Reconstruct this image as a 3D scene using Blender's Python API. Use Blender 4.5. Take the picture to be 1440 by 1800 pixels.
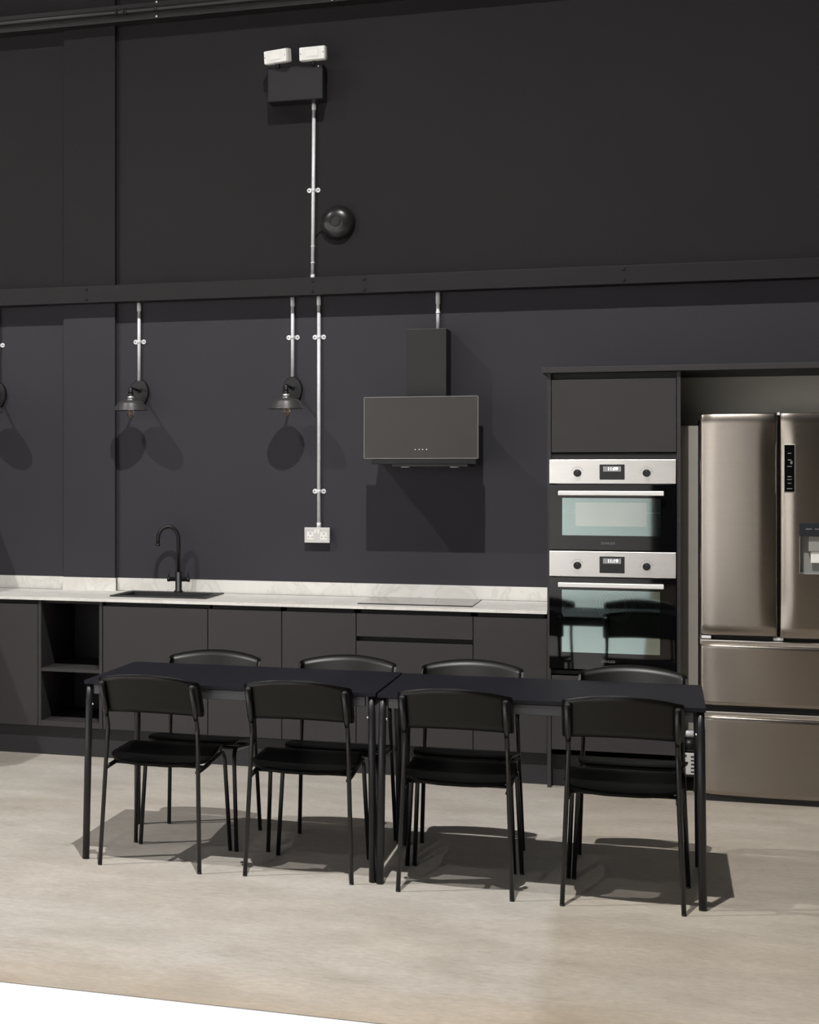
import bpy, bmesh, math, random
from mathutils import Vector, Matrix
random.seed(7)
PI = math.pi
scene = bpy.context.scene
for o in list(bpy.data.objects):
    bpy.data.objects.remove(o)
COL = scene.collection

# ------------------------------------------------------------------ camera
# level view camera with lens shift; focal length 3100 px on a 1440 px wide frame
cam_d = bpy.data.cameras.new('camera')
cam = bpy.data.objects.new('camera', cam_d)
COL.objects.link(cam)
cam.location = (0, 0, 1.62)
cam.rotation_euler = (PI / 2, 0, math.atan(1185 / 3100))
cam_d.sensor_fit = 'HORIZONTAL'
cam_d.sensor_width = 36
cam_d.lens = 36 * 3100 / 1440
cam_d.shift_x = 740 / 1440
cam_d.shift_y = -75 / 1440
cam_d.clip_end = 100
scene.camera = cam

# ------------------------------------------------------------------ world, lights, exposure
world = bpy.data.worlds.new('world')
scene.world = world
world.use_nodes = True
world.node_tree.nodes['Background'].inputs[0].default_value = (0.9, 0.95, 1.0, 1)
world.node_tree.nodes['Background'].inputs[1].default_value = 0.004

def lamp(name, loc, power, size=136, blend=0.75, radius=0.035, color=(1, 0.975, 0.94)):
    d = bpy.data.lights.new(name, 'SPOT')
    d.energy = power
    d.spot_size = math.radians(size)
    d.spot_blend = blend
    d.shadow_soft_size = radius
    d.color = color
    o = bpy.data.objects.new(name, d)
    COL.objects.link(o)
    o.location = loc
    return o
# hall downlights: a row above the table, weaker ones far behind it; plus added unseen spots that brighten the white cove
lamp('downlight', (-.88, 4.6, 8.0), 2050)
lamp('downlight', (-6.5, 4.6, 8.0), 1550)
lamp('downlight', (-12.1, 4.6, 8.0), 900)
lamp('downlight', (-2.4, -1.2, 7.4), 420)
for x in (-3.4, -6.8, -10.2):  # added fill spots, brighten the cove for bounce and reflections
    f = lamp('added_cove_fill', (x, -3.6, 5.6), 1280, size=110, blend=0.8, radius=0.2)
    f.rotation_euler = (math.radians(-52), 0, 0)
f = lamp('added_cove_fill', (-10.4, -1.4, 5.0), 2600, size=110, blend=0.8, radius=0.2)  # added fill aimed at the left return, for a brighter reflection
f.rotation_euler = (0, math.radians(52), 0)

vs = scene.view_settings
scene.display_settings.display_device = 'sRGB'
vs.view_transform = 'Standard'
vs.look = 'None'
vs.gamma = 1.0
vs.use_curve_mapping = False
vs.exposure = 0.0

# ------------------------------------------------------------------ materials
def s2l(c):
    return tuple(((v / 255) / 12.92 if v / 255 <= 0.04045 else ((v / 255 + 0.055) / 1.055) ** 2.4) for v in c)

MATS = {}
def mat(name, rgb, rough=0.5, metal=0.0, var=0.06, scale=8.0, bump=0.0, bscale=60.0, spec=0.5,
        emit=None, coat=0.0, aniso=0.0, stretch=None, lin=False):
    """principled material with procedural colour variation and fine relief"""
    if name in MATS:
        return MATS[name]
    m = bpy.data.materials.new(name)
    m.use_nodes = True
    nt = m.node_tree
    b = nt.nodes['Principled BSDF']
    c = rgb if lin else s2l(rgb)
    tc = nt.nodes.new('ShaderNodeTexCoord')
    mp = nt.nodes.new('ShaderNodeMapping')
    nt.links.new(tc.outputs['Object'], mp.inputs['Vector'])
    if stretch:
        mp.inputs['Scale'].default_value = stretch
    n = nt.nodes.new('ShaderNodeTexNoise')
    n.inputs['Scale'].default_value = scale
    n.inputs['Detail'].default_value = 4
    nt.links.new(mp.outputs['Vector'], n.inputs['Vector'])
    r = nt.nodes.new('ShaderNodeValToRGB')
    r.color_ramp.elements[0].position = 0.3
    r.color_ramp.elements[1].position = 0.7
    r.color_ramp.elements[0].color = (*[v * (1 - var) for v in c], 1)
    r.color_ramp.elements[1].color = (*[min(1, v * (1 + var)) for v in c], 1)
    nt.links.new(n.outputs['Fac'], r.inputs['Fac'])
    nt.links.new(r.outputs['Color'], b.inputs['Base Color'])
    b.inputs['Roughness'].default_value = rough
    b.inputs['Metallic'].default_value = metal
    b.inputs['Specular IOR Level'].default_value = spec
    b.inputs['Coat Weight'].default_value = coat
    b.inputs['Coat Roughness'].default_value = 0.03
    b.inputs['Anisotropic'].default_value = aniso
    if aniso:
        # horizontal brushing: highlights stretch vertically
        tg = nt.nodes.new('ShaderNodeTangent'); tg.direction_type = 'RADIAL'; tg.axis = 'Z'
        nt.links.new(tg.outputs['Tangent'], b.inputs['Tangent'])
        b.inputs['Anisotropic Rotation'].default_value = 0.25
    if emit:
        b.inputs['Emission Color'].default_value = (*emit[0], 1)
        b.inputs['Emission Strength'].default_value = emit[1]
    if bump:
        n2 = nt.nodes.new('ShaderNodeTexNoise')
        n2.inputs['Scale'].default_value = bscale
        n2.inputs['Detail'].default_value = 3
        nt.links.new(mp.outputs['Vector'], n2.inputs['Vector'])
        bp = nt.nodes.new('ShaderNodeBump')
        bp.inputs['Strength'].default_value = bump
        bp.inputs['Distance'].default_value = 0.002
        nt.links.new(n2.outputs['Fac'], bp.inputs['Height'])
        nt.links.new(bp.outputs['Normal'], b.inputs['Normal'])
    MATS[name] = m
    return m

WALL = mat('charcoal_wall_paint', (60, 59, 64), 0.65, var=0.05, scale=1.3, bump=0.12, bscale=220, spec=0.18)
WALLUP = mat('upper_wall_paint', (44, 42, 44), 0.75, var=0.05, scale=1.1, bump=0.12, bscale=220, spec=0.12)
STEELPAINT = mat('painted_steelwork', (40, 38, 40), 0.55, var=0.05, spec=0.2)
PIPEBLK = mat('black_gloss_pipe', (38, 37, 38), 0.3, var=0.1)
CAB = mat('anthracite_cabinet_laminate', (62, 59, 61), 0.5, var=0.03, scale=3, spec=0.22)
CABD = mat('anthracite_carcass', (44, 42, 44), 0.6, var=0.04, spec=0.3)
PLINTH = mat('dark_plinth', (50, 49, 52), 0.55, var=0.08, scale=4, spec=0.3)
TABLETOP = mat('black_table_laminate', (26, 27, 34), 0.5, var=0.05, spec=0.15)
TABLEMET = mat('black_table_steel', (48, 48, 52), 0.38, var=0.05)
TABLELEG = mat('black_table_leg', (30, 30, 33), 0.36, var=0.05, spec=0.4)
CHAIRMET = mat('black_chair_tube', (14, 14, 16), 0.3, var=0.08)
CHAIRWOOD = mat('black_stained_plywood', (7, 7, 6), 0.36, var=0.18, scale=5, bump=0.06, bscale=40, stretch=(1, 8, 8), spec=0.32)
CHAIRSEAT = mat('black_seat_plywood', (9, 9, 9), 0.5, var=0.15, scale=5, bump=0.08, bscale=40, stretch=(8, 1, 8), spec=0.12)
BLACKMAT = mat('matt_black_metal', (20, 20, 22), 0.42, var=0.06)
BLACKPL = mat('black_plastic', (26, 26, 28), 0.4, var=0.05)
BOXBLK = mat('black_box_steel', (40, 39, 42), 0.45, var=0.04, spec=0.3)
CHROME = mat('galvanised_steel', (238, 238, 242), 0.45, metal=0.15, var=0.08, scale=30)
STEEL = mat('brushed_oven_steel', (245, 243, 240), 0.3, metal=1.0, var=0.04, scale=14, aniso=0.5, bump=0.05, bscale=30, stretch=(1, 1, 60))
FRIDGE = mat('brushed_fridge_steel', (152, 145, 137), 0.25, metal=1.0, var=0.05, scale=16, aniso=0.35, bump=0.06, bscale=40, stretch=(1, 1, 50))
FRIDGESIDE = mat('grey_fridge_side', (120, 118, 114), 0.4, var=0.04)
BLACKGLASS = mat('black_glass', (10, 10, 11), 0.03, var=0.02, spec=0.55)
HOODGLASS = mat('smoked_hood_glass', (52, 49, 48), 0.2, var=0.02, spec=0.3)
DISPLAY = mat('display_panel', (34, 34, 36), 0.25, var=0.03)
SCREEN = mat('lit_display_window', (120, 120, 120), 0.4, var=0.05, emit=((0.25, 0.25, 0.25), 0.5))
DIGIT = mat('lit_digits', (255, 255, 255), 0.4, var=0.01, emit=((1, 1, 1), 2.2))
PRINT = mat('grey_print', (120, 118, 118), 0.5, var=0.02)
PRINTD = mat('dark_print', (60, 58, 58), 0.5, var=0.02)
WHITEPL = mat('white_plastic', (240, 239, 235), 0.4, var=0.02)
SOCKETMET = mat('satin_socket_plate', (205, 203, 202), 0.4, metal=0.6, var=0.05)
SINKBLK = mat('black_composite_sink', (44, 44, 46), 0.5, var=0.1, scale=60)
TAUPE = mat('taupe_alcove_wall', (238, 233, 222), 0.6, var=0.05, scale=2)
WHITE = mat('white_studio_paint', (250, 250, 250), 0.5, var=0.012, scale=2)
DARKROOM = mat('dark_hall_paint', (60, 58, 58), 0.7, var=0.06, scale=1)
GREYEDGE = mat('grey_edge_strip', (130, 127, 124), 0.5, var=0.05)
BRASS = mat('warm_filament', (200, 170, 130), 0.35, metal=0.6, var=0.05)

def glass_mat(name, tint, ior, rough=0.02, trans=1.0):
    m = bpy.data.materials.new(name); m.use_nodes = True
    nt = m.node_tree; b = nt.nodes['Principled BSDF']
    n = nt.nodes.new('ShaderNodeTexNoise'); n.inputs['Scale'].default_value = 20
    r = nt.nodes.new('ShaderNodeValToRGB')
    r.color_ramp.elements[0].color = (*[v * 0.97 for v in tint], 1)
    r.color_ramp.elements[1].color = (*tint, 1)
    nt.links.new(n.outputs['Fac'], r.inputs['Fac']); nt.links.new(r.outputs['Color'], b.inputs['Base Color'])
    b.inputs['Roughness'].default_value = rough
    b.inputs['IOR'].default_value = ior
    b.inputs['Transmission Weight'].default_value = trans
    return m
BULB = glass_mat('bulb_glass', (1, 0.95, 0.85), 1.4)

def oven_window_mat():
    """heat-reflecting coated glass: part mirror, part see-through"""
    m = bpy.data.materials.new('coated_oven_glass'); m.use_nodes = True
    nt = m.node_tree
    for n in list(nt.nodes): nt.nodes.remove(n)
    out = nt.nodes.new('ShaderNodeOutputMaterial')
    g = nt.nodes.new('ShaderNodeBsdfGlossy'); g.inputs['Roughness'].default_value = 0.03
    n = nt.nodes.new('ShaderNodeTexNoise'); n.inputs['Scale'].default_value = 5
    r = nt.nodes.new('ShaderNodeValToRGB')
    r.color_ramp.elements[0].color = (0.46, 0.56, 0.545, 1); r.color_ramp.elements[1].color = (0.50, 0.59, 0.575, 1)
    nt.links.new(n.outputs['Fac'], r.inputs['Fac']); nt.links.new(r.outputs['Color'], g.inputs['Color'])
    t = nt.nodes.new('ShaderNodeBsdfTransparent'); t.inputs['Color'].default_value = (0.7, 0.85, 0.83, 1)
    mx = nt.nodes.new('ShaderNodeMixShader'); mx.inputs['Fac'].default_value = 0.42
    nt.links.new(g.outputs[0], mx.inputs[1]); nt.links.new(t.outputs[0], mx.inputs[2])
    nt.links.new(mx.outputs[0], out.inputs['Surface'])
    return m
OVENWIN = oven_window_mat()

def floor_mat():
    m = bpy.data.materials.new('polished_concrete'); m.use_nodes = True
    nt = m.node_tree; b = nt.nodes['Principled BSDF']; L = nt.links.new
    tc = nt.nodes.new('ShaderNodeTexCoord')
    mp = nt.nodes.new('ShaderNodeMapping'); mp.inputs['Scale'].default_value = (0.55, 1.0, 1.0)
    L(tc.outputs['Object'], mp.inputs['Vector'])
    def noise(sc, det, rough=0.6):
        n = nt.nodes.new('ShaderNodeTexNoise'); n.inputs['Scale'].default_value = sc
        n.inputs['Detail'].default_value = det; n.inputs['Roughness'].default_value = rough
        L(mp.outputs['Vector'], n.inputs['Vector']); return n
    def ramp(src, p0, c0, p1, c1):
        r = nt.nodes.new('ShaderNodeValToRGB')
        r.color_ramp.elements[0].position = p0; r.color_ramp.elements[1].position = p1
        r.color_ramp.elements[0].color = (*c0, 1); r.color_ramp.elements[1].color = (*c1, 1)
        L(src, r.inputs['Fac']); return r
    big = ramp(noise(0.9, 5).outputs['Fac'], 0.32, s2l((188, 181, 172)), 0.68, s2l((203, 198, 191)))
    mid = ramp(noise(5, 8, 0.7).outputs['Fac'], 0.3, (0.84, 0.83, 0.815), 0.7, (1.05, 1.05, 1.05))
    fine = ramp(noise(45, 4, 0.7).outputs['Fac'], 0.25, (0.82, 0.815, 0.80), 0.65, (1.04, 1.04, 1.04))
    warm = ramp(noise(0.6, 3).outputs['Fac'], 0.5, (1, 1, 1), 0.8, (1.0, 0.965, 0.915))
    cur = big.outputs['Color']
    for o in (mid, fine, warm):
        x = nt.nodes.new('ShaderNodeMix'); x.data_type = 'RGBA'; x.blend_type = 'MULTIPLY'
        x.inputs['Factor'].default_value = 1.0
        L(cur, x.inputs['A']); L(o.outputs['Color'], x.inputs['B']); cur = x.outputs['Result']
    # small chips and specks in the surface
    v = nt.nodes.new('ShaderNodeTexVoronoi'); v.inputs['Scale'].default_value = 9
    L(mp.outputs['Vector'], v.inputs['Vector'])
    sp = ramp(v.outputs['Distance'], 0.018, (1.35, 1.33, 1.3), 0.03, (1, 1, 1))
    x = nt.nodes.new('ShaderNodeMix'); x.data_type = 'RGBA'; x.blend_type = 'MULTIPLY'
    x.inputs['Factor'].default_value = 1.0
    L(cur, x.inputs['A']); L(sp.outputs['Color'], x.inputs['B']); cur = x.outputs['Result']
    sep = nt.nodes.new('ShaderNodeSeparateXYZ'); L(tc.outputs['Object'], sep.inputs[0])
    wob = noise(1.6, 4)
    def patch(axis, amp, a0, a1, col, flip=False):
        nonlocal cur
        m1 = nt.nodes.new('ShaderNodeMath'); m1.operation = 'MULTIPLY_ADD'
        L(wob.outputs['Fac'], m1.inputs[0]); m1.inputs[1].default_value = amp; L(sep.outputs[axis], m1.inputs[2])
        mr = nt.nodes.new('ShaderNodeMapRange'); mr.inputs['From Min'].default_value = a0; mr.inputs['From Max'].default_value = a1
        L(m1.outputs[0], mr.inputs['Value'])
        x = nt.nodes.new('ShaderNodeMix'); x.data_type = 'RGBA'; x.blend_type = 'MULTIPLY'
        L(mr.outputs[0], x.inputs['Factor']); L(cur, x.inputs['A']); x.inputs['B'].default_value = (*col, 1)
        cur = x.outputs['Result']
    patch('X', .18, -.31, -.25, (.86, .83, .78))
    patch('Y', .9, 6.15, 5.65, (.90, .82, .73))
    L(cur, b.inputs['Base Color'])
    rr = ramp(noise(2.5, 5).outputs['Fac'], 0.3, (0.38,) * 3, 0.7, (0.6,) * 3)
    L(rr.outputs['Color'], b.inputs['Roughness'])
    b.inputs['Specular IOR Level'].default_value = 0.35
    bp = nt.nodes.new('ShaderNodeBump'); bp.inputs['Strength'].default_value = 0.12; bp.inputs['Distance'].default_value = 0.004
    L(noise(30, 5).outputs['Fac'], bp.inputs['Height']); L(bp.outputs['Normal'], b.inputs['Normal'])
    return m
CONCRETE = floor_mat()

def worktop_mat():
    m = bpy.data.materials.new('pale_marble_laminate'); m.use_nodes = True
    nt = m.node_tree; b = nt.nodes['Principled BSDF']; L = nt.links.new
    tc = nt.nodes.new('ShaderNodeTexCoord')
    n = nt.nodes.new('ShaderNodeTexNoise'); n.inputs['Scale'].default_value = 3.5; n.inputs['Detail'].default_value = 8
    n.inputs['Distortion'].default_value = 1.6
    L(tc.outputs['Object'], n.inputs['Vector'])
    r = nt.nodes.new('ShaderNodeValToRGB')
    e = r.color_ramp.elements
    e[0].position = 0.30; e[0].color = (*s2l((219, 216, 210)), 1)
    e[1].position = 0.70; e[1].color = (*s2l((236, 234, 230)), 1)
    k = e.new(0.47); k.color = (*s2l((230, 228, 223)), 1)
    k = e.new(0.50); k.color = (*s2l((220, 217, 211)), 1)
    k = e.new(0.53); k.color = (*s2l((232, 230, 225)), 1)
    L(n.outputs['Fac'], r.inputs['Fac']); L(r.outputs['Color'], b.inputs['Base Color'])
    b.inputs['Roughness'].default_value = 0.42
    return m
MARBLE = worktop_mat()

# ------------------------------------------------------------------ geometry helpers
ORIGIN = {}
def box(bm, x0, x1, y0, y1, z0, z1, bev=0.0, seg=2):
    r = bmesh.ops.create_cube(bm, size=1)
    vs_ = r['verts']
    for v in vs_:
        v.co = Vector(((x0 + x1) / 2 + v.co.x * (x1 - x0), (y0 + y1) / 2 + v.co.y * (y1 - y0), (z0 + z1) / 2 + v.co.z * (z1 - z0)))
    if bev:
        es = list({e for v in vs_ for e in v.link_edges})
        bmesh.ops.bevel(bm, geom=es, offset=bev, segments=seg, affect='EDGES', profile=0.5)
    return bm

def fillet(pts, rad, n=6):
    """round the inner corners of a polyline"""
    pts = [Vector(p) for p in pts]
    out = [pts[0]]
    for i in range(1, len(pts) - 1):
        p, a, c = pts[i], pts[i - 1], pts[i + 1]
        d1 = (a - p); d2 = (c - p)
        ang = d1.angle(d2)
        t = min(rad / max(math.tan(ang / 2), 1e-4), d1.length * .49, d2.length * .49)
        s, e = p + d1.normalized() * t, p + d2.normalized() * t
        for k in range(n + 1):
            u = k / n
            out.append(s * (1 - u) ** 2 + p * 2 * u * (1 - u) + e * u * u)
    out.append(pts[-1])
    return out

def tube(bm, pts, r, seg=12, cap=True):
    pts = [Vector(p) for p in pts]
    rs = r if isinstance(r, (list, tuple)) else [r] * len(pts)
    rings = []
    t = (pts[1] - pts[0]).normalized()
    u = t.orthogonal().normalized()
    for i, p in enumerate(pts):
        if i == 0: tt = pts[1] - pts[0]
        elif i == len(pts) - 1: tt = pts[-1] - pts[-2]
        else: tt = (pts[i + 1] - pts[i]).normalized() + (pts[i] - pts[i - 1]).normalized()
        tt.normalize()
        u = (u - tt * u.dot(tt)).normalized()
        w = tt.cross(u)
        rings.append([bm.verts.new(p + (u * math.cos(2 * PI * k / seg) + w * math.sin(2 * PI * k / seg)) * rs[i]) for k in range(seg)])
    for a, b in zip(rings, rings[1:]):
        for k in range(seg):
            f = bm.faces.new((a[k], a[(k + 1) % seg], b[(k + 1) % seg], b[k])); f.smooth = True
    if cap:
        bm.faces.new(list(reversed(rings[0]))); bm.faces.new(rings[-1])
    return bm

def lathe(bm, prof, center, axis='z', seg=32, sx=1.0, sy=1.0):
    """revolve (r, h) profile about an axis through center; axis 'z' up, 'y' out of the wall (-y)"""
    cx, cy, cz = center
    rings = []
    for (r, h) in prof:
        ring = []
        for k in range(seg):
            a = 2 * PI * k / seg
            if axis == 'z': co = (cx + r * math.cos(a) * sx, cy + r * math.sin(a) * sy, cz + h)
            else: co = (cx + r * math.cos(a) * sx, cy - h, cz + r * math.sin(a) * sy)
            ring.append(bm.verts.new(co))
        rings.append(ring)
    for a, b in zip(rings, rings[1:]):
        for k in range(seg):
            f = bm.faces.new((a[k], a[(k + 1) % seg], b[(k + 1) % seg], b[k])); f.smooth = True
    bm.faces.new(rings[0]); bm.faces.new(rings[-1])
    bmesh.ops.recalc_face_normals(bm, faces=bm.faces[:])
    return bm

def obj(name, bm, m, parent=None, kind=None, label=None, smooth=None):
    me = bpy.data.meshes.new(name)
    bmesh.ops.recalc_face_normals(bm, faces=bm.faces[:])
    if parent is not None and parent in ORIGIN:
        bmesh.ops.translate(bm, verts=bm.verts[:], vec=-ORIGIN[parent])
    bm.to_mesh(me); bm.free()
    me.materials.append(m)
    o = bpy.data.objects.new(name, me)
    COL.objects.link(o)
    if parent is not None:
        o.parent = parent
        ORIGIN[o] = ORIGIN.get(parent, Vector((0, 0, 0)))
    if kind: o['kind'] = kind
    if label: o['label'] = label
    return o

def B(name, dims, m, parent=None, bev=0.0, kind=None, label=None):
    return obj(name, box(bmesh.new(), *dims, bev=bev), m, parent, kind, label)

def thing(name, label, cat, loc, group=None):
    o = bpy.data.objects.new(name, None)
    o.empty_display_size = 0.05
    COL.objects.link(o)
    o.location = loc
    ORIGIN[o] = Vector(loc)
    o['label'] = label; o['category'] = cat
    if group: o['group'] = group
    return o

def tag(o, label, cat, group=None):
    o['label'] = label; o['category'] = cat
    if group: o['group'] = group
    return o

def text(name, body, size, loc, m, parent, extrude=0.0005, align='CENTER'):
    """flat lettering facing -y, centred at loc"""
    cu = bpy.data.curves.new(name, 'FONT')
    cu.body = body; cu.size = size; cu.extrude = extrude
    cu.align_x = align; cu.align_y = 'CENTER'
    cu.resolution_u = 3
    tmp = bpy.data.objects.new(name, cu)
    COL.objects.link(tmp)
    bpy.context.view_layer.update()
    dg = bpy.context.evaluated_depsgraph_get()
    me = bpy.data.meshes.new_from_object(tmp.evaluated_get(dg))
    bpy.data.objects.remove(tmp); bpy.data.curves.remove(cu)
    me.transform(Matrix.Translation(Vector(loc) - ORIGIN[parent]) @ Matrix.Rotation(PI / 2, 4, 'X'))
    me.materials.clear(); me.materials.append(m)
    o = bpy.data.objects.new(name, me)
    COL.objects.link(o); o.parent = parent
    ORIGIN[o] = ORIGIN[parent]
    return o

def dup(root, loc, rotz):
    r = root.copy(); COL.objects.link(r); r.location = loc; r.rotation_euler = (0, 0, rotz)
    for ch in list(root.children):
        c = ch.copy(); COL.objects.link(c); c.parent = r
        for g in ch.children:
            d = g.copy(); COL.objects.link(d); d.parent = c
    return r

# ------------------------------------------------------------------ the hall
WY = 10.12           # face of the charcoal wall
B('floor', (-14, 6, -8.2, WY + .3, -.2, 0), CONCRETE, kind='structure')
B('wall_back', (-14, 6, WY, WY + .25, 0, 2.66), WALL, kind='structure')
B('wall_back_upper', (-14, 6, WY, WY + .25, 2.66, 9.2), WALLUP, kind='structure')
PF = WY - .035
B('wall_pilaster', (-3.372, -3.049, PF, WY, 0, 2.66), WALL, kind='structure')
B('wall_pilaster_upper', (-3.372, -3.049, PF, WY, 2.66, 9.2), WALLUP, kind='structure')
B('wall_left', (-14.2, -14, -8.2, WY + .3, 0, 9.2), DARKROOM, kind='structure')
B('wall_right', (6, 6.2, -8.2, WY + .3, 0, 9.2), DARKROOM, kind='structure')
B('wall_front', (-14.2, 6.2, -8.4, -8.2, 0, 9.2), DARKROOM, kind='structure')
B('ceiling', (-14.2, 6.2, -8.4, WY + .3, 9.2, 9.4), DARKROOM, kind='structure')
# short partition closing the kitchen run beyond the left edge of the frame
B('wall_partition', (-4.37, -4.15, 7.9, WY, 0, 2.13), DARKROOM, kind='structure')

# white photographic cove behind the camera: floor sheet sweeping up into a wall
bm = bmesh.new()
prof = [(5.197, .006), (-6.2, .006)]
for k in range(1, 11):
    a = k / 10 * PI / 2
    prof.append((-6.2 - 1.6 * math.sin(a), .006 + 1.6 * (1 - math.cos(a))))
prof.append((-7.8, 5.2))
rows = []
for y, z in prof:
    rows.append([bm.verts.new((-13.9, y, z)), bm.verts.new((-.15, y, z))])
for a, b in zip(rows, rows[1:]):
    bm.faces.new((a[0], a[1], b[1], b[0]))
lo = [[bm.verts.new((v.co.x, v.co.y - (.0 if k < 2 else .02), max(v.co.z - .0058, .0002))) for v in r] for k, r in enumerate(rows)]
for a, b in zip(lo, lo[1:]):
    bm.faces.new((a[1], a[0], b[0], b[1]))
for i in (0, 1):
    for k in range(len(rows) - 1):
        bm.faces.new((rows[k][i], rows[k + 1][i], lo[k + 1][i], lo[k][i]))
for k in (0, -1):
    bm.faces.new((rows[k][0], lo[k][0], lo[k][1], rows[k][1]))
obj('floor_white_cove', bm, WHITE, kind='structure')
B('wall_cove_return', (-13.99, -13.9, -7.8, 5.19, .006, 5.2), WHITE, kind='structure')
B('trim_2', (-13.9, -.15, 5.1972, 5.2035, 0, .007), GREYEDGE, kind='structure')

# steel rail at eye-catching height, with its bolts, and the slimmer rail higher up
rail = B('trim_1', (-14, 6, WY - .12, WY, 2.609, 2.709), STEELPAINT, kind='structure', bev=.003)
for x in (-3.2, -1.857, -1.566, -.193):
    for z in (2.63, 2.689):
        obj('bolt', lathe(bmesh.new(), [(.009, 0), (.009, .004), (.005, .006)], (x, WY - .12, z), 'y', 8), STEELPAINT, rail)
B('joint_cover', (-1.73, -1.722, WY - .1208, WY - .118, 2.61, 2.708), STEELPAINT, rail)
B('trim_3', (-14, 6, WY - .12, WY, 4.262, 4.362), PIPEBLK, kind='structure', bev=.003)

# ------------------------------------------------------------------ high pipe
pz, py = 4.314, WY - .12 - .017
t = thing('pipe', 'long black glossy pipe running high along the upper rail', 'pipe', (-3, py, pz - .016))
obj('pipe_run', tube(bmesh.new(), [(-9, py, pz), (3, py, pz)], .0155, 16), PIPEBLK, t)
for x in (-2.98, -6.0):
    bm = bmesh.new()
    tube(bm, [(x - .03, py, pz), (x + .03, py, pz)], .0175, 16)
    for s in (-1, 1):
        tube(bm, [(x + s * .036, py, pz), (x + s * .024, py, pz)], .0192, 16)
    obj('coupling', bm, PIPEBLK, t)
for x in (-2.768, -1.744, -4.6):
    s = obj('saddle', tube(bmesh.new(), [(x - .008, py, pz), (x + .008, py, pz)], .0172, 16), PIPEBLK, t)
    B('strap', (x - .008, x + .008, py + .012, py + .017, pz - .05, pz + .05), PIPEBLK, s)
    for z in (pz - .042, pz + .042):
        obj('screw', lathe(bmesh.new(), [(.006, 0), (.006, .003), (.003, .004)], (x, py + .013, z), 'y', 10), CHROME, s)

# ------------------------------------------------------------------ conduits
def conduit(label, x, z0, z1, saddles, couplings, r=.0102, x1=None):
    yc = WY - .016
    x1 = x if x1 is None else x1
    t = thing('conduit', label, 'conduit', (x, yc, z0), 'galvanised conduits on the wall')
    obj('pipe_run', tube(bmesh.new(), [(x, yc, z0), (x1, yc, z1)], r, 14), CHROME, t)
    X = lambda z: x + (x1 - x) * (z - z0) / (z1 - z0)
    for z in saddles:
        bm = bmesh.new()
        tube(bm, [(X(z), yc, z - .009), (X(z), yc, z + .009)], r + .002, 14)
        s = obj('saddle', bm, CHROME, t)
        bm = bmesh.new()
        for q in (-1, 1):
            lathe(bm, [(.0145, 0), (.0145, .004), (.012, .005)], (X(z) + q * .024, WY, z), 'y', 14)
        box(bm, X(z) - .02, X(z) + .02, WY - .003, WY, z - .009, z + .009)
        obj('saddle_base', bm, CHROME, s)
        for q in (-1, 1):
            obj('screw', lathe(bmesh.new(), [(.004, 0), (.004, .0055), (.002, .006)], (X(z) + q * .027, WY, z), 'y', 8), STEELPAINT, s)
    for z0_, z1_ in couplings:
        obj('coupling', tube(bmesh.new(), [(X(z0_), yc, z0_), (X(z1_), yc, z1_)], r + .0025, 14), CHROME, t)
    return t
conduit('silver conduit dropping from the emergency light box past the round sounder', -1.874, 2.709, 3.73, [3.22], [(2.71, 2.735), (2.80, 2.806), (2.895, 2.90), (3.68, 3.715)], x1=-1.866)
conduit('silver conduit between the steel rail and the sconce beside the pilaster', -2.905, 2.145, 2.609, [2.377], [(2.56, 2.609)])
conduit('silver conduit between the steel rail and the sconce beside the socket drop', -1.989, 2.152, 2.609, [2.379], [(2.56, 2.609)])
conduit('silver conduit running down the wall to the double socket', -1.838, 1.286, 2.609, [2.377, 1.494], [(2.56, 2.609), (1.286, 1.315)])
conduit('short silver conduit standing on top of the cooker hood chimney', -1.173, 2.39, 2.609, [], [(2.545, 2.609), (2.49, 2.50)])
conduit('silver conduit above the sconce beyond the pilaster, mostly out of view', -3.80, 2.15, 2.609, [2.379], [])

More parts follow.
